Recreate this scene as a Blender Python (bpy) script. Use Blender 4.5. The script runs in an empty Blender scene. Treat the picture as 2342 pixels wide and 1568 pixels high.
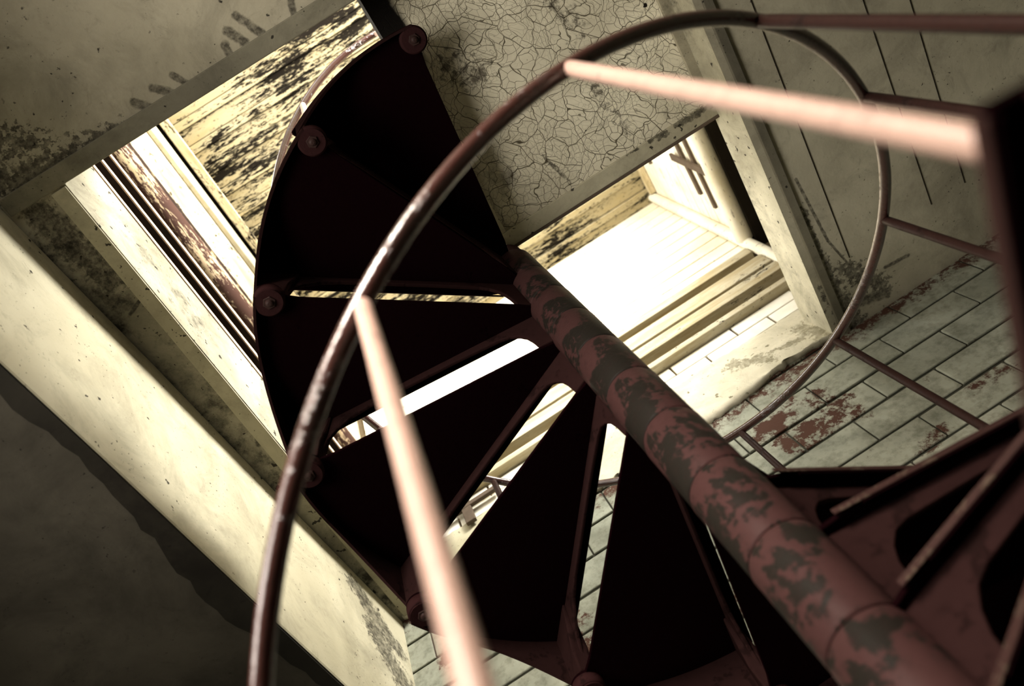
import bpy, bmesh, math, random
from math import sin, cos, pi, radians, atan2, hypot
from mathutils import Vector, Matrix
random.seed(7)
S = bpy.context.scene
C = S.collection

# ------------------------------------------------------------------ helpers
def link_mesh(name, bm, mat=None, parent=None, smooth=False, bevel=0.0, mats=None):
    me = bpy.data.meshes.new(name)
    bmesh.ops.recalc_face_normals(bm, faces=bm.faces[:])
    bm.to_mesh(me); bm.free()
    if smooth:
        for p in me.polygons: p.use_smooth = True
    for m in (mats or ([mat] if mat else [])): me.materials.append(m)
    o = bpy.data.objects.new(name, me); C.objects.link(o)
    if parent: o.parent = parent
    if bevel > 0:
        b = o.modifiers.new('bevel', 'BEVEL'); b.width = bevel; b.segments = 2; b.limit_method = 'ANGLE'; b.angle_limit = radians(35)
    return o

def struct(o):
    o['kind'] = 'structure'; return o

def tag(o, label, cat, group=None):
    o['label'] = label; o['category'] = cat
    if group: o['group'] = group
    return o

def box(bm, x0, x1, y0, y1, z0, z1):
    v = [bm.verts.new((x, y, z)) for z in (z0, z1) for y in (y0, y1) for x in (x0, x1)]
    for f in ((0, 1, 3, 2), (4, 6, 7, 5), (0, 4, 5, 1), (2, 3, 7, 6), (0, 2, 6, 4), (1, 5, 7, 3)):
        bm.faces.new([v[i] for i in f])

def prism(bm, pts, z0, z1):
    """vertical prism over a plan polygon"""
    a = [bm.verts.new((x, y, z0)) for x, y in pts]
    b = [bm.verts.new((x, y, z1)) for x, y in pts]
    bm.faces.new(a[::-1]); bm.faces.new(b)
    n = len(pts)
    for i in range(n): bm.faces.new((a[i], a[(i + 1) % n], b[(i + 1) % n], b[i]))

def cyl(bm, p0, p1, r0, r1=None, seg=24, caps=True):
    r1 = r0 if r1 is None else r1
    p0 = Vector(p0); p1 = Vector(p1); d = (p1 - p0).normalized()
    u = d.orthogonal().normalized(); w = d.cross(u)
    A = []; B = []
    for i in range(seg):
        a = 2 * pi * i / seg; e = u * cos(a) + w * sin(a)
        A.append(bm.verts.new(p0 + e * r0)); B.append(bm.verts.new(p1 + e * r1))
    for i in range(seg):
        bm.faces.new((A[i], A[(i + 1) % seg], B[(i + 1) % seg], B[i]))
    if caps: bm.faces.new(A[::-1]); bm.faces.new(B)

def lathe(bm, prof, seg=40, cx=0, cy=0):
    """prof list of (r,z), closed loop between rows"""
    rows = []
    for r, z in prof:
        rows.append([bm.verts.new((cx + r * cos(2 * pi * i / seg), cy + r * sin(2 * pi * i / seg), z)) for i in range(seg)])
    for a, b in zip(rows, rows[1:]):
        for i in range(seg): bm.faces.new((a[i], a[(i + 1) % seg], b[(i + 1) % seg], b[i]))
    bm.faces.new(rows[0][::-1]); bm.faces.new(rows[-1])

def tube(bm, pts, r, seg=16, wob=0.0):
    rings = []; n = len(pts); pts = [Vector(p) for p in pts]; up = None
    for i, p in enumerate(pts):
        t = (pts[min(i + 1, n - 1)] - pts[max(i - 1, 0)]).normalized()
        if up is None: up = t.orthogonal().normalized()
        up = (up - t * up.dot(t)).normalized(); w = t.cross(up)
        rr = r * (1 + random.uniform(-wob, wob))
        rings.append([bm.verts.new(p + (up * cos(2 * pi * k / seg) + w * sin(2 * pi * k / seg)) * rr) for k in range(seg)])
    for a, b in zip(rings, rings[1:]):
        for k in range(seg): bm.faces.new((a[k], a[(k + 1) % seg], b[(k + 1) % seg], b[k]))
    bm.faces.new(rings[0][::-1]); bm.faces.new(rings[-1])

# ------------------------------------------------------------------ materials
class NT:
    def __init__(s, name):
        s.m = bpy.data.materials.new(name); s.m.use_nodes = True
        s.t = s.m.node_tree; s.t.nodes.clear()
        s.out = s.t.nodes.new('ShaderNodeOutputMaterial')
        s.bsdf = s.t.nodes.new('ShaderNodeBsdfPrincipled')
        s.t.links.new(s.bsdf.outputs[0], s.out.inputs[0])
        tc = s.t.nodes.new('ShaderNodeTexCoord'); s.co = tc.outputs['Object']
    def n(s, typ, **kw):
        nd = s.t.nodes.new(typ)
        for k, v in kw.items(): setattr(nd, k, v)
        return nd
    def l(s, a, b): s.t.links.new(a, b)
    def set(s, sock, v):
        if hasattr(v, 'is_linked') or isinstance(v, bpy.types.NodeSocket): s.l(v, sock)
        else: sock.default_value = v
    def mapped(s, scale=(1, 1, 1), rot=(0, 0, 0), loc=(0, 0, 0), co=None):
        m = s.n('ShaderNodeMapping'); s.l(co or s.co, m.inputs[0])
        m.inputs['Scale'].default_value = scale; m.inputs['Rotation'].default_value = rot; m.inputs['Location'].default_value = loc
        return m.outputs[0]
    def noise(s, scale, detail=6, rough=.6, co=None, dist=0.0):
        x = s.n('ShaderNodeTexNoise'); s.l(co or s.co, x.inputs['Vector'])
        x.inputs['Scale'].default_value = scale; x.inputs['Detail'].default_value = detail
        x.inputs['Roughness'].default_value = rough; x.inputs['Distortion'].default_value = dist
        return x.outputs['Fac']
    def ramp(s, fac, a, b, ca=(0, 0, 0, 1), cb=(1, 1, 1, 1)):
        r = s.n('ShaderNodeValToRGB'); s.l(fac, r.inputs[0])
        r.color_ramp.elements[0].position = a; r.color_ramp.elements[0].color = ca
        r.color_ramp.elements[1].position = b; r.color_ramp.elements[1].color = cb
        return r.outputs[0]
    def math(s, op, a, b=0.0, clamp=False):
        x = s.n('ShaderNodeMath', operation=op, use_clamp=clamp); s.set(x.inputs[0], a); s.set(x.inputs[1], b)
        return x.outputs[0]
    def mix(s, fac, a, b, mode='MIX'):
        x = s.n('ShaderNodeMix', data_type='RGBA', blend_type=mode)
        s.set(x.inputs[0], fac)
        for sock, v in ((x.inputs[6], a), (x.inputs[7], b)):
            if isinstance(v, tuple): sock.default_value = (*v[:3], 1)
            else: s.l(v, sock)
        return x.outputs[2]
    def bump(s, h, strength=.3, dist=.01, normal=None):
        b = s.n('ShaderNodeBump'); s.l(h, b.inputs['Height'])
        b.inputs['Strength'].default_value = strength; b.inputs['Distance'].default_value = dist
        if normal: s.l(normal, b.inputs['Normal'])
        return b.outputs[0]
    def stroke(s, p, q, w, co=None, wobble=0.25):
        """mask of a soft capsule mark between two 3-D points (dirt streak)"""
        co = co or s.co
        p = Vector(p); q = Vector(q); d = q - p; L = max(d.length, 1e-4)
        sub = s.n('ShaderNodeVectorMath', operation='SUBTRACT'); s.l(co, sub.inputs[0]); sub.inputs[1].default_value = p
        dot = s.n('ShaderNodeVectorMath', operation='DOT_PRODUCT'); s.l(sub.outputs[0], dot.inputs[0]); dot.inputs[1].default_value = d / (L * L)
        t = s.math('MINIMUM', s.math('MAXIMUM', dot.outputs['Value'], 0.0), 1.0)
        sc = s.n('ShaderNodeVectorMath', operation='SCALE'); sc.inputs[0].default_value = d; s.l(t, sc.inputs['Scale'])
        df = s.n('ShaderNodeVectorMath', operation='SUBTRACT'); s.l(sub.outputs[0], df.inputs[0]); s.l(sc.outputs[0], df.inputs[1])
        ln = s.n('ShaderNodeVectorMath', operation='LENGTH'); s.l(df.outputs[0], ln.inputs[0])
        if not hasattr(s, '_wn'): s._wn = s.noise(45, 3, .7)
        dd = s.math('ADD', ln.outputs['Value'], s.math('MULTIPLY', s.math('SUBTRACT', s._wn, .5), w * 2.2 * wobble * 2))
        r = s.n('ShaderNodeMapRange', interpolation_type='SMOOTHSTEP'); s.l(dd, r.inputs[0])
        r.inputs[1].default_value = w * 1.15; r.inputs[2].default_value = w * .6; r.inputs[3].default_value = 0; r.inputs[4].default_value = 1
        return r.outputs[0]
    def maxall(s, L):
        a = L[0]
        for b in L[1:]: a = s.math('MAXIMUM', a, b)
        return a
    def fin(s, col, rough=.8, normal=None, metal=0.0, spec=.08):
        if isinstance(col, tuple): s.bsdf.inputs['Base Color'].default_value = (*col[:3], 1)
        else: s.l(col, s.bsdf.inputs['Base Color'])
        s.set(s.bsdf.inputs['Roughness'], rough); s.bsdf.inputs['Metallic'].default_value = metal
        s.bsdf.inputs['Specular IOR Level'].default_value = spec
        if normal: s.l(normal, s.bsdf.inputs['Normal'])
        return s.m

CREAM = (.74, .69, .52); CREAM_D = (.40, .365, .265)
STAIN = (.012, .010, .008)

def plaster(name, base=CREAM, dark=CREAM_D, mold=.62, speck=.70, strokes=(), stripes=None, mold_col=STAIN, cell=None, mold_scale=2.2, grime=.55):
    n = NT(name)
    big = n.noise(1.7, 5, .55); fine = n.noise(9, 8, .65); grain = n.noise(60, 4, .6)
    c = n.mix(n.ramp(big, .35, .70), dark, base)
    c = n.mix(n.math('MULTIPLY', n.ramp(fine, .42, .72), .45), c, dark)
    cloud = n.noise(4.2, 10, .74, dist=.5)
    c = n.mix(n.math('MULTIPLY', n.ramp(cloud, .46, .72), grime), c, tuple(x * .35 for x in dark))
    hair = n.ramp(n.noise(16, 9, .8, co=n.mapped((1, 1, 1), (0, 0, .6)), dist=.8), .56, .66)
    c = n.mix(n.math('MULTIPLY', hair, grime * .55), c, tuple(x * .4 for x in dark))
    m = n.math('MULTIPLY', n.ramp(n.noise(mold_scale, 9, .72), mold, mold + .10), n.ramp(n.noise(14, 6, .7), .40, .55))
    c = n.mix(n.math('MULTIPLY', m, .85), c, mold_col)
    sp = n.math('MAXIMUM', n.ramp(n.noise(38, 3, .5), speck, speck + .03), n.math('MULTIPLY', n.ramp(n.noise(85, 3, .6), .67, .70), n.ramp(n.noise(5, 4, .6), .42, .60)))
    c = n.mix(n.math('MULTIPLY', sp, .9), c, mold_col)
    if strokes:
        brk = n.ramp(n.noise(55, 5, .7), .36, .60)
        c = n.mix(n.math('MULTIPLY', n.maxall([n.stroke(*a) for a in strokes]), n.math('ADD', n.math('MULTIPLY', brk, .45), .38)), c, mold_col)
    h = n.math('ADD', n.math('MULTIPLY', grain, .25), fine)
    return n.fin(c, .85, n.bump(h, .35, .006))

def crackle():
    n = NT('cracked_paint')
    warp = n.noise(6, 3, .5)
    mp = n.n('ShaderNodeVectorMath', operation='ADD'); n.l(n.co, mp.inputs[0])
    cb = n.n('ShaderNodeCombineXYZ'); w = n.math('MULTIPLY', n.math('SUBTRACT', warp, .5), .16)
    n.l(w, cb.inputs[0]); n.l(w, cb.inputs[1]); n.l(cb.outputs[0], mp.inputs[1])
    lines = []
    for sc, wd in ((15, .017), (36, .026), (70, .03)):
        v = n.n('ShaderNodeTexVoronoi', feature='DISTANCE_TO_EDGE', voronoi_dimensions='2D')
        n.l(mp.outputs[0], v.inputs['Vector']); v.inputs['Scale'].default_value = sc
        lines.append(n.ramp(v.outputs['Distance'], wd * .35, wd * 1.3, (1, 1, 1, 1), (0, 0, 0, 1)))
    gap = n.ramp(n.noise(5, 3, .6), .38, .58)
    crack = n.math('MAXIMUM', lines[0], n.math('MULTIPLY', lines[1], .85))
    crack = n.math('MAXIMUM', crack, n.math('MULTIPLY', n.math('MULTIPLY', lines[2], .55), gap))
    c = n.mix(n.ramp(n.noise(2.2, 6, .6), .35, .68), (.50, .46, .34), (.84, .79, .61))
    st = n.math('MULTIPLY', n.ramp(n.noise(4.5, 8, .7), .60, .74), .75)
    c = n.mix(st, c, (.05, .04, .03))
    c = n.mix(n.math('MULTIPLY', crack, .92), c, (.035, .024, .008))
    sp = n.ramp(n.noise(30, 2, .5), .74, .77)
    c = n.mix(sp, c, STAIN)
    brk = n.ramp(n.noise(34, 6, .75), .44, .58)
    spots = n.maxall([n.stroke(*a) for a in (((.70, .36, 2.66), (.74, .46, 2.66), .028, None, .8), ((.69, .50, 2.66), (.70, .56, 2.66), .016, None, .8),
        ((.69, .62, 2.66), (.73, .84, 2.66), .016, None, .9), ((.46, .74, 2.66), (.49, .86, 2.66), .007, None, .8), ((.34, .36, 2.66), (.40, .42, 2.66), .05, None, .7))])
    c = n.mix(n.math('MULTIPLY', n.math('MULTIPLY', spots, brk), .8), c, (.03, .022, .015))
    # ragged black edge along the left side of the panel
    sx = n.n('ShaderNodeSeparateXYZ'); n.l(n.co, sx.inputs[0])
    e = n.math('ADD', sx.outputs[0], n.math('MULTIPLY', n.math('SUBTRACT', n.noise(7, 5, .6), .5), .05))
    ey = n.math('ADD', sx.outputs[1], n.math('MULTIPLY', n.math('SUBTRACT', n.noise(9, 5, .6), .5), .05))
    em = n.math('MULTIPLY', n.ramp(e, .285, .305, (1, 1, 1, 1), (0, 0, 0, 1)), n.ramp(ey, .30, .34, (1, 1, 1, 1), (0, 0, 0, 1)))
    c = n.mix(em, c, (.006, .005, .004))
    return n.fin(c, .75, n.bump(crack, -.6 if False else .5, -.004) if False else n.bump(n.math('SUBTRACT', 1.0, crack), .5, .004))

def painted_wood(name, axis, base=(.62, .55, .38), amount=.50, dark=(.007, .005, .003), per=.11):
    """peeling paint on boards running along X (axis 0) or Y (axis 1)"""
    n = NT(name)
    sc = (1.2, 9, 9) if axis == 0 else (9, 1.2, 9)
    sf = (4, 16, 16) if axis == 0 else (16, 4, 16)
    streak = n.noise(2.2, 8, .72, co=n.mapped(sc), dist=.4)
    peel = n.noise(7, 8, .78, co=n.mapped(sf))
    big = n.noise(1.9, 4, .6)
    m1 = n.math('ADD', n.math('MULTIPLY', streak, .55), n.math('MULTIPLY', peel, .45))
    m1 = n.math('ADD', m1, n.math('MULTIPLY', n.math('SUBTRACT', big, .5), .25))
    fleck = n.ramp(n.noise(60, 4, .7, co=n.mapped((.5, 1, 1) if axis == 0 else (1, .5, 1))), .60, .63)
    mask = n.math('MAXIMUM', n.ramp(m1, amount, amount + .02), n.math('MULTIPLY', fleck, n.ramp(m1, amount - .09, amount - .02)))
    tone = n.mix(n.ramp(streak, .35, .65), (.33, .27, .15), base)
    c = n.mix(mask, tone, dark)
    return n.fin(c, .8, n.bump(n.math('SUBTRACT', 1.0, mask), .5, .004))

def white_wood(name, axis, base=(.86, .82, .70), amount=.60):
    n = NT(name)
    sf = (3, 14, 14) if axis == 0 else (14, 3, 14)
    peel = n.noise(5, 8, .75, co=n.mapped(sf))
    mask = n.ramp(peel, amount, amount + .03)
    c = n.mix(n.ramp(n.noise(3, 5, .6), .4, .75), base, (.62, .55, .38))
    c = n.mix(n.math('MULTIPLY', mask, .8), c, (.12, .09, .04))
    return n.fin(c, .7, n.bump(peel, .2, .003))

def brick_mat():
    n = NT('painted_brick')
    c = n.mix(n.ramp(n.noise(3.5, 6, .6), .35, .65), (.20, .21, .165), (.34, .35, .28))
    c = n.mix(n.math('MULTIPLY', n.ramp(n.noise(26, 6, .7), .46, .68), .6), c, (.10, .10, .07))
    # red-brown patches where the paint has come off
    info = n.n('ShaderNodeTexVoronoi', feature='F1'); n.l(n.mapped((3.4, 1, 7.4)), info.inputs['Vector']); info.inputs['Scale'].default_value = 1
    patch = n.ramp(n.math('ADD', n.math('MULTIPLY', n.noise(3.1, 3, .5), .75), n.math('MULTIPLY', n.noise(24, 8, .75), .30)), .600, .625)
    sx = n.n('ShaderNodeSeparateXYZ'); n.l(n.co, sx.inputs[0])
    top = n.ramp(n.math('ADD', sx.outputs[2], n.math('MULTIPLY', n.noise(11, 8, .75), .16)), 2.44 / 4, 2.50 / 4)
    topn = n.n('ShaderNodeMapRange'); n.l(n.math('ADD', sx.outputs[2], n.math('MULTIPLY', n.noise(14, 8, .8), .26)), topn.inputs[0])
    topn.inputs[1].default_value = 2.545; topn.inputs[2].default_value = 2.575
    edge = n.math('MULTIPLY', topn.outputs[0], n.ramp(n.noise(22, 7, .8), .42, .50))
    c = n.mix(n.math('MAXIMUM', patch, edge), c, (.062, .030, .020))
    # one bare brick low on the wall and a flaked one to the right
    bare = n.maxall([n.stroke((.10, 1.795, 1.745), (.30, 1.795, 1.745), .055), n.stroke((.86, 1.795, 1.83), (.93, 1.795, 1.86), .030, None, .6),
                     n.stroke((1.10, 1.795, 1.93), (1.20, 1.795, 1.93), .030, None, .6)])
    fl = n.ramp(n.noise(40, 6, .7), .42, .56)
    c = n.mix(n.math('MULTIPLY', bare, fl), c, (.065, .032, .022))
    h = n.math('ADD', n.noise(30, 6, .6), n.math('MULTIPLY', patch, -.4))
    return n.fin(c, .8, n.bump(h, .35, .006))

def iron(name, paint, bare, thr, rough=.5, scale=5, spec=.4, soft=.03):
    n = NT(name)
    a = n.noise(scale, 9, .74, dist=.3); b = n.noise(scale * 7, 4, .6)
    m = n.math('ADD', n.math('MULTIPLY', a, .8), n.math('MULTIPLY', b, .2))
    mask = n.ramp(m, thr, thr + soft)
    c = n.mix(mask, paint, bare)
    c = n.mix(n.math('MULTIPLY', n.ramp(b, .5, .75), .35), c, tuple(x * .45 for x in paint))
    h = n.math('ADD', n.math('MULTIPLY', mask, -.5), n.math('MULTIPLY', n.noise(scale * 12, 4, .65), .6))
    return n.fin(c, rough, n.bump(h, .45, .003), 0.0, spec)

def plain(name, col, rough=.8, nz=25, amt=.4, bump=.25):
    n = NT(name)
    f = n.noise(nz, 6, .65)
    c = n.mix(n.math('MULTIPLY', n.ramp(f, .4, .7), amt), col, tuple(x * .4 for x in col))
    return n.fin(c, rough, n.bump(f, bump, .004))

M_ceil_left = plaster('stained_ceiling_plaster', (.50, .46, .345), (.27, .245, .175), .60, .72, strokes=[
    ((-.06, .02, 2.49), (-.09, -.05, 2.49), .012), ((-.11, .015, 2.49), (-.13, -.03, 2.49), .014), ((-.16, .02, 2.49), (-.155, -.005, 2.49), .012),
    ((.03, .035, 2.49), (.07, -.06, 2.49), .010), ((.07, -.06, 2.49), (.05, -.14, 2.49), .012), ((-.34, .02, 2.49), (-.37, -.01, 2.49), .012),
    ((-.40, .035, 2.49), (-.43, -.005, 2.49), .013), ((-.29, .03, 2.49), (-.31, -.01, 2.49), .010), ((-.02, .038, 2.49), (.025, .035, 2.49), .008),
    ((-.86, -.02, 2.49), (-.66, .03, 2.49), .05, None, 1.6), ((-.80, -.12, 2.49), (-.70, -.05, 2.49), .035, None, 1.8), ((-.62, .01, 2.49), (-.50, .03, 2.49), .02, None, 1.6)])
M_ceil_right = plaster('mottled_ceiling_plaster', (.58, .545, .41), (.34, .315, .23), .66, .735, strokes=[
    ((1.10, 1.20, 2.49), (1.12, 1.45, 2.49), .006), ((1.12, 1.45, 2.49), (1.17, 1.62, 2.49), .005), ((1.17, 1.62, 2.49), (1.15, 1.74, 2.49), .006),
    ((1.27, 1.66, 2.49), (1.36, 1.67, 2.49), .008), ((1.14, 1.72, 2.49), (1.24, 1.75, 2.49), .022), ((1.33, 1.12, 2.49), (1.36, 1.18, 2.49), .010),
    ((1.075, 1.62, 2.49), (1.10, 1.78, 2.49), .045, None, 1.0), ((1.08, 1.30, 2.49), (1.085, 1.60, 2.49), .012, None, 1.4), ((1.14, 1.58, 2.49), (1.24, 1.72, 2.49), .035, None, 1.5)])
M_soffit = plaster('mouldy_soffit_plaster', (.50, .46, .345), (.24, .22, .16), .46, .68, mold_scale=3.0, grime=.8, strokes=[
    ((-.80, .10, 2.49), (-.77, .33, 2.49), .045, None, .5), ((-.74, .42, 2.49), (-.79, .44, 2.49), .006), ((-.73, .93, 2.49), (-.75, .97, 2.49), .010)])
M_band = plaster('streaked_wall_plaster', (.62, .575, .43), (.44, .40, .28), .66, .70, strokes=[
    ((-.81, .505, 1.925), (-.81, .52, 1.85), .008), ((-.81, .57, 2.13), (-.81, .545, 1.965), .009), ((-.81, .55, 2.14), (-.81, .60, 2.15), .008),
    ((-.81, .605, 2.21), (-.81, .595, 2.13), .007), ((-.81, .60, 1.995), (-.81, .645, 1.99), .006), ((-.81, .62, 1.98), (-.81, .63, 1.95), .006),
    ((-.81, .185, 2.06), (-.81, .23, 2.03), .007), ((-.81, .16, 2.03), (-.81, .20, 2.00), .006), ((-.81, .64, 2.0), (-.81, .66, 1.96), .006),
    ((-.81, .46, 2.00), (-.81, .45, 1.95), .005), ((-.77, 1.52, 2.40), (-.77, 1.72, 2.28), .05, None, .6), ((-.77, 1.60, 2.25), (-.77, 1.76, 2.08), .06, None, .6)])
M_low = plaster('shaded_soffit_plaster', (.080, .072, .054), (.035, .031, .023), .66, .75)  # unlit look of the underside put into a dark base colour
M_edge = plaster('dark_edge_plaster', (.030, .026, .019), (.012, .011, .008), .50, .68)
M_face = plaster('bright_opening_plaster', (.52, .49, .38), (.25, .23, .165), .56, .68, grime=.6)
M_trimA = plaster('grey_edge_paint', (.27, .25, .18), (.12, .11, .08), .64, .70)
M_trimP = plaster('flaking_edge_paint', (.52, .485, .35), (.34, .31, .22), .60, .68, strokes=[
    ((.88, .888, 2.65), (1.0, .888, 2.65), .012, None, 1.5), ((.78, .884, 2.65), (.84, .886, 2.65), .010, None, 1.6), ((.69, .882, 2.65), (.73, .882, 2.65), .005, None, 1.6)])
M_face2 = plaster('lit_opening_plaster', (.80, .76, .60), (.36, .335, .24), .56, .68, grime=.7)  # lighter copy: stronger light on the right face put into the colour
M_render = plaster('flaking_render', (.74, .69, .55), (.40, .37, .26), .60, .68, grime=.45, mold_col=(.16, .145, .09), strokes=[
    ((.70, 1.775, 2.66), (.80, 1.775, 2.58), .034, None, .9), ((.83, 1.775, 2.60), (.93, 1.775, 2.57), .018, None, .9), ((.97, 1.775, 2.64), (.99, 1.775, 2.54), .035, None, .9)])
M_crack = crackle()
M_brick = brick_mat()
M_mortar = plain('dark_mortar', (.06, .06, .045))
M_ceilwood = painted_wood('peeling_board_paint', 0, (.36, .32, .22), .50)
M_wallwoodX = white_wood('white_board_paint_across', 0)
M_wallwoodY = white_wood('white_board_paint_along', 1)
M_whitebrick = white_wood('white_brick_paint', 0, (.88, .86, .78), .72)
M_board = painted_wood('weathered_board_paint', 0, (.50, .46, .35), .60)
M_trimwood = painted_wood('weathered_trim_paint', 1, (.66, .56, .38), .54)
M_louver = plain('brown_louver_wood', (.030, .020, .016), .75, 30, .5)
M_louverF = plain('lit_louver_edge', (.70, .52, .38), .7, 30, .2)  # light on the slat fronts put into a pale colour
M_gap = plain('brown_board_gap', (.16, .12, .07))
M_rust = painted_wood('rusty_rail_paint', 1, (.62, .46, .34), .47, (.045, .022, .016))
M_dark = plain('dark_gap_wood', (.018, .014, .010))
M_lath = plain('dark_lath_wood', (.10, .075, .055))
M_col = iron('red_column_iron', (.034, .0155, .0145), (.010, .0085, .0068), .520, .50, 7.5, .045, .012)
M_hub = iron('dark_red_hub_iron', (.034, .0155, .0145), (.010, .0085, .0068), .520, .50, 7.5, .045, .012)
M_plate = iron('black_red_plate_iron', (.0040, .0011, .0015), (.0028, .0009, .0012), .6, .9, 9, .0)  # nearly black red, far darker than the ribs
M_rib = iron('dull_red_rib_iron', (.0155, .0072, .0068), (.009, .0045, .0042), .56, .75, 9, .0)
M_nose = iron('lit_nosing_iron', (.028, .014, .012), (.060, .042, .031), .56, .6, 14, .03)  # lighter tone paints in light caught by the nosing face
M_rail = iron('worn_dark_rail_iron', (.050, .020, .016), (.035, .016, .013), .55, .20, 9, .8)
M_bal = iron('lit_pink_baluster_iron', (.40, .265, .215), (.22, .13, .105), .58, .40, 10, .6)  # light on the near balusters put into this paler copy
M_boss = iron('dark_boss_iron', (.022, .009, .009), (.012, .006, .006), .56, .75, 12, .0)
M_bal_shaded = iron('shaded_baluster_iron', (.022, .010, .008), (.014, .007, .006), .55, .45, 10, .06)  # shaded copy: unlit balusters darkened in the colour
M_bolt = plain('greasy_bolt_iron', (.03, .016, .014), .5)
M_floor = plain('dusty_concrete', (.30, .28, .22), .9, 6)
M_wallpl = plaster('drab_wall_plaster', (.40, .37, .27), (.25, .23, .16), .64, .72)

# ------------------------------------------------------------------ setting (camera at the origin, 1.55 m above the floor)
FZ = -1.55
YW = 1.80
def slab(name, pts, z0, z1, mat, mats=None, side=None):
    bm = bmesh.new(); prism(bm, pts, z0, z1)
    if side is not None:
        for f in bm.faces: f.material_index = 1 if side(f) else 0
    return struct(link_mesh(name, bm, mat, mats=mats))

slab('floor', [(-3, -3), (3.2, -3), (3.2, YW), (-3, YW)], FZ - .1, FZ, M_floor)
# stained concrete ceiling, top left of the photograph
slab('ceiling', [(-3, -3), (.214, -3), (.214, .070), (-3, .070)], 2.49, 2.86, M_ceil_left)
# ceiling at the right of the opening with its opening face, lightened in colour as lit
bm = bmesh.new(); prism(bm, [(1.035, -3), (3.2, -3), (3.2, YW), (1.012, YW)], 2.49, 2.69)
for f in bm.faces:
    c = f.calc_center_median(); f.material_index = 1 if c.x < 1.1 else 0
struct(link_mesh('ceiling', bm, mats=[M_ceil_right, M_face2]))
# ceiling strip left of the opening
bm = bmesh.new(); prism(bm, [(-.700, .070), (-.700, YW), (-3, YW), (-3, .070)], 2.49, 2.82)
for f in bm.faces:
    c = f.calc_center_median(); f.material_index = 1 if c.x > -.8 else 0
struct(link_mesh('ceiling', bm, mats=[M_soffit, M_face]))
# lowered block at the left: lit face, underside with its shade put into the colour
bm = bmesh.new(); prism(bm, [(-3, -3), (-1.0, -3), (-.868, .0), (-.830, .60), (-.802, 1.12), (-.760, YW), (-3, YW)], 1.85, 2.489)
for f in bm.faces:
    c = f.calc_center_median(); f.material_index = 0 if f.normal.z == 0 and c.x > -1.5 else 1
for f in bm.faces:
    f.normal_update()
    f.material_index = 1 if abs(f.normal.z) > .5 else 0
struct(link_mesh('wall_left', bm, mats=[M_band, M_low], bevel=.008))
# darker ragged strip along the lower edge of that block
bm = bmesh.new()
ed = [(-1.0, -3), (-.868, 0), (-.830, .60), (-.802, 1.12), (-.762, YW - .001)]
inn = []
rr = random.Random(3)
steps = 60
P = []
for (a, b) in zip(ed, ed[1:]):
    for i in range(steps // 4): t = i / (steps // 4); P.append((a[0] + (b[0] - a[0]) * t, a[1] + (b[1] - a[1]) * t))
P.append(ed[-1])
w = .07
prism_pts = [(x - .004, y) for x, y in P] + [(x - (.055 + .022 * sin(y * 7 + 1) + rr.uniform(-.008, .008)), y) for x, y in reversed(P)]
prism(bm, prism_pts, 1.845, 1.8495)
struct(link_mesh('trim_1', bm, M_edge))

# edge trims of the ceiling
bm = bmesh.new(); box(bm, -.86, .214, .020, .070, 2.480, 2.4895); struct(link_mesh('trim_2', bm, M_trimA, bevel=.003))
bm = bmesh.new(); box(bm, 1.040, 1.072, -3, YW - .002, 2.478, 2.4895); struct(link_mesh('trim_3', bm, M_trimA, bevel=.003))
bm = bmesh.new(); box(bm, -.745, -.702, .075, YW - .002, 2.481, 2.4895); struct(link_mesh('trim_4', bm, M_trimP, bevel=.003))
# ceiling board joints at the right (thin cover battens)
for i, (x0, x1) in enumerate(((1.19, 1.165), (1.500, 1.495), (1.66, 1.63), (2.05, 2.0))):
    bm = bmesh.new(); prism(bm, [(x0 + .01, -1), (x0 + .0125, -1), (x1 + .0025, 1.55), (x1, 1.55)], 2.4875, 2.4895)
    struct(link_mesh('trim_%d' % (5 + i), bm, M_dark))

# brick wall across the foot of the picture
COURSE = .1335; BL = .2945
bm = bmesh.new(); box(bm, -3, 3.2, YW, YW + .2, FZ, 2.55)
wall = struct(link_mesh('wall_back', bm, M_mortar))
bm = bmesh.new(); row = 0; z = 2.230
while z - COURSE > .2: z -= COURSE; row += 1
rb = random.Random(11)
r_i = row
zz = z
while zz < 2.52:
    off = .93 if (r_i % 2 == 1) else .80
    x = off - BL * 14
    z1 = min(zz + COURSE - .011, 2.515)
    while x < 3.1:
        xa, xb = x + .0025, x + BL - .0025
        if xb > -1.2:
            d = rb.uniform(0, .003)
            box(bm, max(xa, -1.2), xb, YW - .006 - d, YW + .001, zz, z1)
        x += BL
    zz += COURSE; r_i -= 1
struct(link_mesh('wall_back', bm, M_brick, bevel=.004))
# cream rendered strip and white bricks above it
bm = bmesh.new()
nx, nz = 90, 14
grid = [[None] * (nz + 1) for _ in range(nx + 1)]
rn = random.Random(5)
for i in range(nx + 1):
    for j in range(nz + 1):
        x = -.75 + 1.80 * i / nx; z = 2.49 + .27 * j / nz
        if j == 0: z += .02 * sin(x * 9) + rn.uniform(-.008, .008)
        grid[i][j] = bm.verts.new((x, YW - .020 - .006 * rn.random() - .008 * sin(x * 5 + z * 9), z))
for i in range(nx):
    for j in range(nz): bm.faces.new((grid[i][j], grid[i + 1][j], grid[i + 1][j + 1], grid[i][j + 1]))
g = bmesh.ops.extrude_face_region(bm, geom=bm.faces[:])
for v in g['geom']:
    if isinstance(v, bmesh.types.BMVert): v.co.y = YW + .001
struct(link_mesh('wall_back', bm, M_render, smooth=True))
UX0, UX1, UZ = -.75, 1.22, 4.45
bm = bmesh.new(); box(bm, UX0 - .1, UX1 + .1, YW, YW + .2, 2.55, UZ + .1)
struct(link_mesh('wall_back', bm, M_gap))
bm = bmesh.new(); z = 2.765
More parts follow.
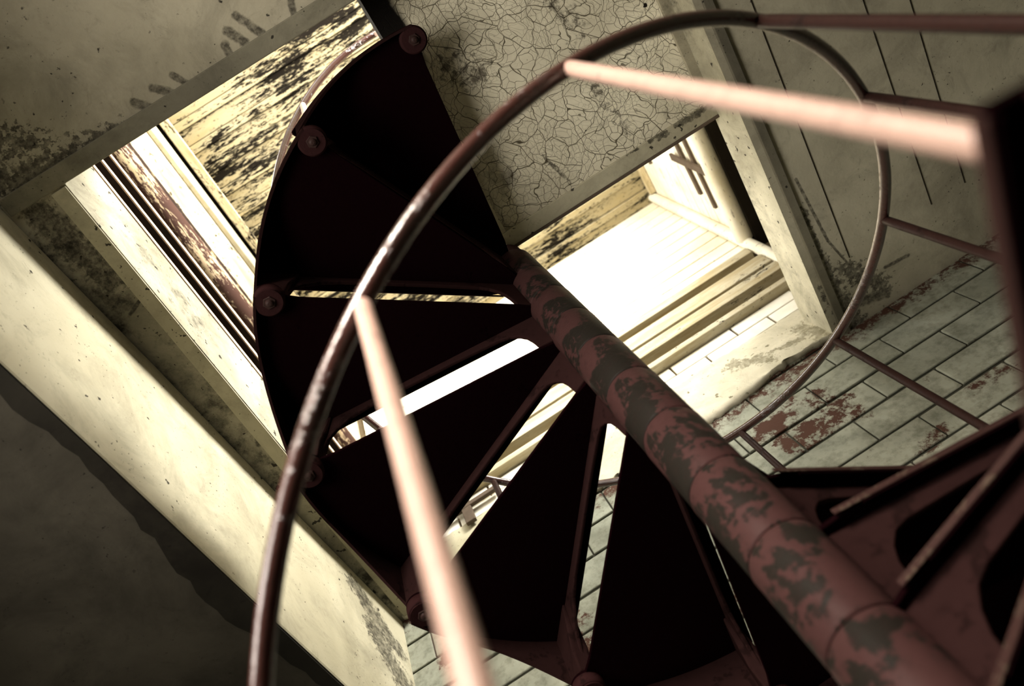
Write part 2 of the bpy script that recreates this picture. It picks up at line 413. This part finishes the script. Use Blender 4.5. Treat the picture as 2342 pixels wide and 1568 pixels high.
for r_ in range(2):
    x = -1.0 + (.15 if r_ else 0) - .015
    while x < UX1:
        a, b = max(x + .004, UX0), min(x + .28 - .004, UX1)
        if b > a + .01: box(bm, a, b, YW - .012, YW + .001, z + .003, z + .072)
        x += .28
    z += .075
struct(link_mesh('wall_back', bm, M_whitebrick, bevel=.003))
# lapped boards above the bricks: pale faces, shaded undersides
bd = bpy.data.objects.new('lapped_boarding', None); C.objects.link(bd); bd.location = (.23, YW, 2.92)
tag(bd, 'stack of wide lapped horizontal boards on the bright wall above the flaking render', 'boarding')
def part_box(name, parent, mat, x0, x1, y0, y1, z0, z1, bevel=.003):
    bm = bmesh.new(); L = parent.location
    box(bm, x0 - L.x, x1 - L.x, y0 - L.y, y1 - L.y, z0 - L.z, z1 - L.z)
    return link_mesh(name, bm, mat, parent, bevel=bevel)
for z0, z1, d in ((2.920, 2.955, .050), (3.010, 3.085, .060), (3.118, 3.215, .052), (3.285, 3.345, .045)):
    part_box('board', bd, M_board, UX0 + .01, UX1 - .066, YW - d, YW, z0, z1)
# narrow tongue-and-groove boards of the upper back wall
def boards_back(z0, z1, h, mat, name):
    bm = bmesh.new(); z = z0
    while z < z1 - .02:
        box(bm, UX0 + .002, UX1 - .002, YW - .014, YW + .001, z + .004, min(z + h - .004, z1)); z += h
    return struct(link_mesh(name, bm, mat, bevel=.003))
boards_back(3.36, UZ, .099, M_wallwoodX, 'wall_back')

# upper room right wall
bm = bmesh.new(); box(bm, UX1, UX1 + .15, -1.8, -1.0, 3.36, UZ + .1); box(bm, UX1, UX1 + .15, .75, YW, 3.36, UZ + .1); box(bm, UX1, UX1 + .15, -1.0, .75, 4.3, UZ + .1); box(bm, UX1, UX1 + .15, -1.0, .75, 3.36, 3.5); box(bm, UX1 + .10, UX1 + .15, -1.8, YW, 2.69, 3.36)
struct(link_mesh('wall_right', bm, M_dark))
bm = bmesh.new(); z = 3.47
while z < UZ - .02:
    for ya, yb in ((-1.79, -1.0), (.75, YW - .016)): box(bm, UX1 - .014, UX1 + .001, ya, yb, z + .003, min(z + .096, UZ))
    z += .099
struct(link_mesh('wall_right', bm, M_wallwoodY, bevel=.003))
# rounded sill rail along the right wall and post in the corner
def rod(name, p0, p1, r, mat, label=None, cat=None, seg=20):
    bm = bmesh.new(); q0 = Vector(p0); q1 = Vector(p1)
    cyl(bm, (0, 0, 0), q1 - q0, r, seg=seg)
    o = link_mesh(name, bm, mat, smooth=False, bevel=.002); o.location = q0
    for p in o.data.polygons: p.use_smooth = len(p.vertices) == 4
    if label: tag(o, label, cat)
    return o
rod('wooden_rail', (UX1 - .03, -1.7, 3.405), (UX1 - .03, YW - .055, 3.405), .040, M_wallwoodY, 'rounded white rail running along the right wall of the room above, over a dark slot', 'rail')
rod('corner_post', (UX1 - .035, YW - .04, 2.96), (UX1 - .035, YW - .04, UZ), .026, M_wallwoodX, 'round white post standing in the far corner of the room above', 'post')
# board under the rail, dark slot behind it
bm = bmesh.new(); box(bm, UX1 - .02, UX1 - .005, -1.7, YW - .07, 2.97, 3.02); box(bm, UX1 - .02, UX1 - .005, -1.7, YW - .07, 2.70, 2.78)
struct(link_mesh('trim_9', bm, M_lath, bevel=.003))
# loose dark laths on the right wall
def lath(name, pts, w, label):
    bm = bmesh.new(); a = Vector(pts[0]); b = Vector(pts[1]); d = (b - a); L = d.length; d.normalize()
    xn = Vector((-1, 0, 0)); s = d.cross(xn).normalized() * w / 2
    vs = []
    for t in (0, .012):
        for p, sg in ((a, -1), (a, 1), (b, 1), (b, -1)): vs.append(bm.verts.new(p - a + s * sg + xn * t))
    for f in ((0, 1, 2, 3), (7, 6, 5, 4), (0, 4, 5, 1), (1, 5, 6, 2), (2, 6, 7, 3), (3, 7, 4, 0)): bm.faces.new([vs[i] for i in f])
    o = link_mesh(name, bm, M_lath); o.location = a; tag(o, label, 'lath'); return o
XL = UX1 - .016
lath('wooden_lath', ((XL, 1.19, 3.745), (XL, 1.59, 3.72)), .030, 'long dark lath on the white boarded right wall above, crossed by a short one')
lath('wooden_lath', ((XL, 1.16, 3.62), (XL, 1.64, 3.61)), .024, 'long dark lath on the white boarded right wall above, nearer the rounded rail')
lath('wooden_lath', ((XL - .0125, 1.40, 3.84), (XL - .0125, 1.42, 3.50)), .034, 'short dark lath lying across the longer ones on the white wall above')
lath('wooden_lath', ((XL, 1.30, 4.28), (XL, 1.52, 4.24)), .022, 'short thin dark lath high on the right wall above, close under the peeling ceiling')

# upper ceiling of peeling boards
bm = bmesh.new(); box(bm, UX0 - .3, UX1 + .15, -1.9, YW + .1, UZ + .02, UZ + .12); struct(link_mesh('ceiling', bm, M_dark))
bm = bmesh.new(); y = -1.8; k = 0
rc_ = random.Random(2)
while y < YW - .02:
    h = .118; dz = rc_.uniform(0, .006)
    y1 = min(y + h - .004, YW)
    # board with a bead: flat part and a lowered lip
    box(bm, UX0 + .02, UX1, y, y + h * .62, UZ - dz, UZ + .021)
    box(bm, UX0 + .02, UX1, y + h * .64, y1, UZ - dz - .012, UZ + .021)
    y += h; k += 1
struct(link_mesh('ceiling', bm, M_ceilwood, bevel=.003))
bm = bmesh.new(); box(bm, UX0 + .018, UX0 + .062, -1.8, YW - .01, UZ - .035, UZ - .013); struct(link_mesh('trim_10', bm, M_trimwood, bevel=.003))
bm = bmesh.new(); box(bm, UX1 - .05, UX1 - .016, -1.8, YW - .07, UZ - .045, UZ - .013); struct(link_mesh('trim_11', bm, M_trimwood, bevel=.004))

# upper room left wall: louvers, rusty rail, window
bm = bmesh.new()
box(bm, UX0 - .22, UX0 - .12, -1.8, YW, 2.82, 3.50)                       # dark backing of the louvers
box(bm, UX0 - .12, UX0 - .02, -1.8, YW, 4.245, UZ + .1)
box(bm, UX0 - .12, UX0 - .02, -1.8, -1.2, 3.42, 4.245)
struct(link_mesh('wall_left', bm, M_louver))
lv = bpy.data.objects.new('louvered_vent', None); C.objects.link(lv); lv.location = (UX0, 0, 2.86)
tag(lv, 'long dark louvered vent with thin pale slat edges under the bright window at the left', 'vent')
part_box('base_board', lv, M_louver, UX0 - .05, UX0 - .012, -1.7, YW - .02, 2.822, 2.94)
for z in (3.045, 3.180, 3.325):
    s_ = part_box('louver_slat', lv, M_louver, UX0 - .118, UX0 - .004, -1.7, YW - .02, z - .011, z + .004, .0015)
    e_ = part_box('lit_slat_edge', lv, M_louverF, UX0 - .004, UX0 + .002, -1.7, YW - .02, z - .011, z + .011, .001)
    e_.parent = s_
rod('window_sill_rail', (UX0 - .045, -1.6, 3.60), (UX0 - .045, YW - .03, 3.60), .058, M_rust, 'rusty peeling rounded rail between the dark slats and the bright window', 'rail', 28)
# window: frame with a dirty pane, daylight beyond
wf = bpy.data.objects.new('window_1', None); C.objects.link(wf); wf.location = (UX0 - .06, .3, 3.62); struct(wf)
part_box('window_frame', wf, M_trimwood, UX0 - .10, UX0 - .02, -1.2, YW - .03, 4.215, 4.245)
part_box('window_frame', wf, M_trimwood, UX0 - .10, UX0 - .02, -1.2, YW - .03, 3.60, 3.64)
part_box('window_mullion', wf, M_trimwood, UX0 - .10, UX0 - .02, YW - .09, YW - .03, 3.64, 4.215)
gm = NT('dirty_window_glass')
tr = gm.n('ShaderNodeBsdfTransparent'); df = gm.n('ShaderNodeBsdfTranslucent'); df.inputs[0].default_value = (.55, .42, .22, 1)
ms = gm.n('ShaderNodeMixShader'); fac = gm.math('MULTIPLY', gm.ramp(gm.noise(6, 7, .7), .56, .70), .6)
gm.l(fac, ms.inputs[0]); gm.l(tr.outputs[0], ms.inputs[1]); gm.l(df.outputs[0], ms.inputs[2]); gm.l(ms.outputs[0], gm.out.inputs[0])
part_box('window_pane', wf, gm.m, UX0 - .062, UX0 - .058, -1.2, YW - .09, 3.64, 4.215, 0)
bm = bmesh.new(); box(bm, UX0 - .02, UX0 + .006, -1.7, YW - .016, 4.25, 4.385); struct(link_mesh('trim_12', bm, M_trimP, bevel=.004))
# side walls of the shaft beside the landing, back wall of the upper room with a wide opening for an added window
bm = bmesh.new()
box(bm, UX0 - .2, UX1 + .15, -1.9, -1.8, 2.76, 3.05); box(bm, UX0 - .2, UX1 + .15, -1.9, -1.8, 4.30, UZ + .1)
box(bm, UX0 - .2, UX0 + .1, -1.9, -1.8, 3.05, 4.30); box(bm, UX1 - .1, UX1 + .15, -1.9, -1.8, 3.05, 4.30)
struct(link_mesh('wall_front', bm, M_wallwoodX))
wf = bpy.data.objects.new('added_window_2', None); C.objects.link(wf); wf.location = (.2, -1.85, 3.05); struct(wf)  # unseen window, added to let light onto the far wall
for x in (-.65, -.02, .55, 1.12): part_box('window_mullion', wf, M_trimwood, x - .02, x + .02, -1.87, -1.83, 3.05, 4.30)  # mullions of the added back window
wf = bpy.data.objects.new('added_window_4', None); C.objects.link(wf); wf.location = (UX1 + .07, -.1, 3.5); struct(wf)  # unseen window, added to light the left block face
for y in (-.98, -.12, .73): part_box('window_mullion', wf, M_trimwood, UX1 + .03, UX1 + .09, y - .02, y + .02, 3.5, 4.3)  # mullions of the added right window
# small casement seen through the treads
cs = bpy.data.objects.new('wooden_cross_frame', None); C.objects.link(cs); cs.location = (-.38, YW - .03, 2.70)
tag(cs, 'small brown crossed wooden bars on the bright wall, glimpsed between two treads', 'frame')
part_box('crossbar', cs, M_lath, -.55, -.27, YW - .045, YW - .028, 2.815, 2.840)
part_box('upright', cs, M_lath, -.425, -.385, YW - .045, YW - .028, 2.72, 2.815)
part_box('upright', cs, M_lath, -.425, -.385, YW - .045, YW - .028, 2.840, 2.91)

# landing above the stair: cracked soffit with a flaking border
LX0, LX1, LY1 = .216, 1.03, .932
bm = bmesh.new(); box(bm, LX0, LX1, -1.8, LY1, 2.66, 2.76); struct(link_mesh('ceiling', bm, M_crack))
bm = bmesh.new(); box(bm, LX0, LX1 - .002, LY1 - .052, LY1, 2.650, 2.6595); struct(link_mesh('trim_13', bm, M_trimP, bevel=.002))
bm = bmesh.new(); box(bm, LX0, LX1 - .002, LY1, LY1 + .010, 2.648, 2.77); struct(link_mesh('trim_14', bm, M_lath, bevel=.002))
bm = bmesh.new(); box(bm, LX0, LX0 + .022, .45, LY1 - .052, 2.652, 2.6595); struct(link_mesh('trim_15', bm, M_trimP, bevel=.002))
bm = bmesh.new(); box(bm, LX1 - .045, LX1 - .002, -1.8, LY1 - .052, 2.645, 2.6595); struct(link_mesh('trim_16', bm, M_trimP, bevel=.002))

WX = -1.65
# lower room walls (behind and beside the camera), window added on the left for fill light
bm = bmesh.new(); box(bm, WX - .1, WX, -3, -1.55, FZ, 1.85); box(bm, WX - .1, WX, -.05, YW, FZ, 1.85); box(bm, WX - .1, WX, -1.55, -.05, FZ, .15); box(bm, WX - .1, WX, -1.55, -.05, 1.50, 1.85)
struct(link_mesh('wall_left', bm, M_wallpl))
FY = -1.75
bm = bmesh.new()
box(bm, WX, -1.35, FY - .1, FY, FZ, 2.49); box(bm, -.05, 3.2, FY - .1, FY, FZ, 2.49)
box(bm, -1.35, -.05, FY - .1, FY, FZ, 1.25); box(bm, -1.35, -.05, FY - .1, FY, 2.30, 2.49)
struct(link_mesh('wall_front', bm, M_wallpl))
wf = bpy.data.objects.new('window_5', None); C.objects.link(wf); wf.location = (-.70, FY - .05, 1.25); struct(wf)
for x in (-1.33, -.70, -.07): part_box('window_mullion', wf, M_trimwood, x - .02, x + .02, FY - .08, FY - .02, 1.25, 2.30)
part_box('window_frame', wf, M_trimwood, -1.35, -.05, FY - .08, FY - .02, 2.26, 2.30); part_box('window_frame', wf, M_trimwood, -1.35, -.05, FY - .08, FY - .02, 1.25, 1.29)

bm = bmesh.new(); box(bm, 3.2, 3.3, -3, YW, FZ, 2.49); struct(link_mesh('wall_right', bm, M_wallpl))
wf = bpy.data.objects.new('added_window_3', None); C.objects.link(wf); wf.location = (WX - .05, -.8, .15); struct(wf)  # unseen window, added so fill light reaches the soffits
for y in (-1.53, -.8, -.07): part_box('window_mullion', wf, M_trimwood, WX - .08, WX - .02, y - .02, y + .02, .15, 1.50)  # mullions of the added left window
part_box('window_frame', wf, M_trimwood, WX - .08, WX - .02, -1.55, -.05, 1.46, 1.50); part_box('window_frame', wf, M_trimwood, WX - .08, WX - .02, -1.55, -.05, .15, .19)  # frame of the added left window

# ------------------------------------------------------------------ spiral staircase
CX, CY, R, TH0, H0, HR, RR, DT = .196664, .965042, .7356, 3.250926, 1.924429, 1.018486, .732868, 0.523046
RISE = .2; RC = .0606; ROUT = .774; OV = .032
KMIN, KMAX = -16, 3
base = bpy.data.objects.new('spiral_staircase', None); C.objects.link(base); base.location = (CX, CY, FZ)
tag(base, 'red painted cast iron spiral staircase climbing round a central column to the opening above', 'staircase')
ZP0, ZP1 = .028, .038          # plate underside and top above the boss underside
BOT = ZP1 - RISE               # top of the next plate down

def tread_plate():
    bm = bmesh.new(); pts = []
    # front nosing line, offset OV in front of the riser
    n = 2
    a_out = -math.asin(OV / ROUT)
    pts.append((RC * .9, -OV * .55)); pts.append((.13, -OV))
    steps = 22
    a_end = DT
    for i in range(steps + 1):
        a = a_out + (a_end - a_out) * i / steps
        pts.append((ROUT * cos(a), ROUT * sin(a)))
    # rounded back outer corner = boss
    bx, by = R * cos(DT), R * sin(DT)
    for i in range(1, 12):
        a = DT + pi * i / 12
        pts.append((bx + .038 * cos(a), by + .038 * sin(a)))
    # back edge
    nx_, ny_ = -sin(DT), cos(DT)
    pts.append(((R - .075) * cos(DT) + .006 * nx_, (R - .075) * sin(DT) + .006 * ny_))
    pts.append((.10 * cos(DT) + .004 * nx_, .10 * sin(DT) + .004 * ny_))
    pts.append((RC * .9 * cos(DT), RC * .9 * sin(DT)))
    prism(bm, pts, ZP0, ZP1)
    # thin edge bead hanging along the nosing
    d = Vector((1, 0, 0))
    box(bm, .13, ROUT * cos(a_out) - .004, -OV, -OV + .006, ZP0 - .004, ZP0 + .001)
    return bm
def tread_nosing():
    bm = bmesh.new(); box(bm, .085, ROUT - .004, -OV - .003, -OV, ZP0 - .001, ZP1 + .001); return bm
def tread_riser():
    bm = bmesh.new()
    prof = [(.055, BOT), (.098, BOT), (.103, -.11), (.110, -.075), (.123, -.047), (.143, -.024), (.170, -.014), (.30, -.006), (.55, -.006), (.605, -.016), (.648, -.045),
            (.676, -.078), (.693, -.12), (.703, BOT), (.764, BOT), (.764, ZP0), (.055, ZP0)]
    A = [bm.verts.new((r, -.005, z)) for r, z in prof]; B = [bm.verts.new((r, .005, z)) for r, z in prof]
    bm.faces.new(A); bm.faces.new(B[::-1]); n = len(prof)
    for i in range(n): bm.faces.new((A[i], B[i], B[(i + 1) % n], A[(i + 1) % n]))
    return bm
def tread_skirt():
    bm = bmesh.new(); N = 26; rows = []
    for i in range(N + 1):
        t = i / N; a = -.015 + (DT + .03) * t
        fl = max(0, 1 - t / .62) ** 1.9
        zb = .000 + (BOT) * fl
        rows.append([bm.verts.new((rr_ * cos(a), rr_ * sin(a), z_)) for rr_, z_ in ((ROUT, ZP0), (ROUT, zb), (ROUT - .007, zb), (ROUT - .007, ZP0))])
    for a, b in zip(rows, rows[1:]):
        for k in range(4): bm.faces.new((a[k], b[k], b[(k + 1) % 4], a[(k + 1) % 4]))
    bm.faces.new(rows[0]); bm.faces.new(rows[-1][::-1])
    return bm
def tread_boss():
    bm = bmesh.new(); bx, by = R * cos(DT), R * sin(DT)
    lathe(bm, [(.030, -.001), (.035, .001), (.0385, .006), (.0385, ZP0 + .001)], 32, bx, by)
    lathe(bm, [(.028, -.004), (.033, -.004), (.033, 0.0), (.028, 0.0)], 32, bx, by)
    return bm
def tread_bolt():
    bm = bmesh.new(); bx, by = R * cos(DT), R * sin(DT)
    lathe(bm, [(.004, -.016), (.008, -.014), (.010, -.008), (.010, -.003)], 16, bx, by)
    lathe(bm, [(.0155, -.008), (.0165, -.007), (.0165, -.001)], 6, bx, by)
    return bm
def tread_hub():
    bm = bmesh.new()
    lathe(bm, [(RC - .004, BOT), (RC - .001, BOT + .002), (RC, BOT + .006), (RC + .001, ZP1 - .008), (RC - .0005, ZP1 - .003), (RC - .004, ZP1 - .0005)], 48)
    return bm
def tread_lug():
    # wedge-shaped foot under the front outer corner that lands on the tread below
    bm = bmesh.new()
    prof = [(.700, BOT), (.770, BOT), (.770, ZP0), (.655, ZP0), (.672, -.05), (.688, -.10)]
    A = [bm.verts.new((r, -.016 if z < -.09 else -.008, z)) for r, z in prof]; B = [bm.verts.new((r, .020 if z < -.09 else .012, z)) for r, z in prof]
    bm.faces.new(A); bm.faces.new(B[::-1]); n = len(prof)
    for i in range(n): bm.faces.new((A[i], B[i], B[(i + 1) % n], A[(i + 1) % n]))
    return bm
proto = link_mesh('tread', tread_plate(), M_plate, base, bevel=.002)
subs = [link_mesh('riser', tread_riser(), M_rib, proto, bevel=.003),
        link_mesh('nosing', tread_nosing(), M_nose, proto, bevel=.002),
        link_mesh('outer_skirt', tread_skirt(), M_rib, proto),
        link_mesh('boss', tread_boss(), M_boss, proto),
        link_mesh('bolt', tread_bolt(), M_bolt, proto),
        link_mesh('hub_collar', tread_hub(), M_hub, proto),
        link_mesh('front_lug', tread_lug(), M_rib, proto, bevel=.004)]
for o in (subs[5], subs[3]):
    for p in o.data.polygons: p.use_smooth = len(p.vertices) == 4 and abs(p.normal.z) < .9
def place_tread(o, k):
    dz = -.055 if k <= -9 else 0
    o.location = (0, 0, H0 + k * RISE + dz - FZ); o.rotation_euler = (0, 0, TH0 + DT * (k - 1))
for k in range(KMAX, KMIN - 1, -1):
    if k == KMAX: place_tread(proto, k); continue
    t = proto.copy(); C.objects.link(t); t.parent = base; place_tread(t, k)
    for s_ in subs:
        c = s_.copy(); C.objects.link(c); c.parent = t
# column core
bm = bmesh.new(); lathe(bm, [(.052, 0), (.052, 5.0), (.060, 5.02), (.060, 5.06), (.03, 5.09)], 40)
col = link_mesh('column', bm, M_col, base, smooth=True)
# handrail helix
def hp(k):
    t = TH0 + DT * k
    return Vector((CX + RR * cos(t), CY + RR * sin(t), H0 + k * RISE + HR))
o0 = Vector((CX, CY, FZ))
pts = [hp(KMIN - .5 + i * (3.0 - KMIN + .5) / 260) - o0 for i in range(261)]
last = hp(3.0)
for v in ((.010, -.012, .010), (.016, -.030, .014), (.018, -.060, .016), (.018, -.12, .016), (.018, -.6, .016), (.018, -1.2, .016)):
    pts.append(last + Vector(v) - o0)
bm = bmesh.new(); tube(bm, pts, .0125, 18, .012)
link_mesh('handrail', bm, M_rail, base, smooth=True)
# balusters
bb = bmesh.new()
L = HR - ZP1 - .010
tube(bb, [(0, 0, L * i / 24) for i in range(25)], .0105, 16, .02)
lathe(bb, [(.018, 0), (.020, .004), (.018, .018), (.0105, .022)], 20)
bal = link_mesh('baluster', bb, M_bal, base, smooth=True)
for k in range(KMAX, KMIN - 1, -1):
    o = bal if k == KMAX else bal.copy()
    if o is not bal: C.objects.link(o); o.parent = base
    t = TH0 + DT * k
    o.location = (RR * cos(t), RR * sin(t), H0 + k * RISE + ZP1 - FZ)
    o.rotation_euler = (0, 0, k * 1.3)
    if -8 <= k <= 1:                      # the unlit balusters take the copy with shade in its colour
        o.material_slots[0].link = 'OBJECT'; o.material_slots[0].material = M_bal_shaded
# landing guard posts carrying the rail on
for y in (-.35, -.95):
    bm = bmesh.new(); tube(bm, [(0, 0, .79 * i / 6) for i in range(7)], .0105, 12)
    o = link_mesh('guard_post', bm, M_bal, base, smooth=True); o.location = (last.x + .018 - CX, y - CY, 2.76 - FZ)

# ------------------------------------------------------------------ light
def area(name, loc, rot_to, sx, sy, power, col=(1, 1, 1), spread=180):
    l = bpy.data.lights.new(name, 'AREA'); l.spread = radians(spread); l.shape = 'RECTANGLE'; l.size = sx; l.size_y = sy; l.energy = power; l.color = col
    o = bpy.data.objects.new(name, l); C.objects.link(o); o.location = loc
    d = (Vector(rot_to) - Vector(loc)).normalized()
    o.rotation_euler = d.to_track_quat('-Z', 'Y').to_euler()
    return o
# daylight outside the windows, some of it added fill
area('daylight_upper_left', (UX0 - .35, .5, 3.95), (1.2, .9, 3.3), 2.2, .9, 95, (1, .97, .90))
area('fill_upper_back', (.25, -2.2, 3.75), (.2, 1.8, 2.9), 1.8, 1.3, 45, (1, .97, .90))  # added lamp behind the unseen back window
area('fill_lower_left', (WX - .20, -.8, .80), (.5, .4, 2.3), 1.5, 1.3, 50, (1, .92, .82), 120)  # added fill lamp, aimed up at the landing soffit
area('daylight_lower_back', (-.70, FY - .22, 1.80), (-.38, .40, .85), 1.25, 1.0, 58, (1, .88, .76), 62)
area('fill_upper_right', (UX1 + .4, -.1, 3.95), (-.8, .9, 2.3), 1.7, .9, 560, (1, .97, .90))  # added lamp that brightens the left block face
W = bpy.data.worlds.new('sky'); S.world = W; W.use_nodes = True
bg = W.node_tree.nodes['Background']; bg.inputs[0].default_value = (1, .98, .93, 1); bg.inputs[1].default_value = 2.0

# ------------------------------------------------------------------ camera
cam = bpy.data.cameras.new('camera'); co = bpy.data.objects.new('camera', cam); C.objects.link(co)
Mt = Matrix(((0.840446, 0.541444, -0.022093), (0.484481, -0.769039, -0.416961), (-0.242752, 0.33973, -0.908656)))
co.matrix_world = Mt.to_4x4()
cam.sensor_width = 36; cam.lens = 30.879; cam.clip_start = .01
cam.dof.use_dof = True; cam.dof.focus_distance = 2.5; cam.dof.aperture_fstop = 2.6
S.camera = co
S.view_settings.view_transform = 'Standard'; S.view_settings.look = 'None'; S.view_settings.gamma = 1
S.view_settings.use_curve_mapping = False; S.view_settings.exposure = 0.0
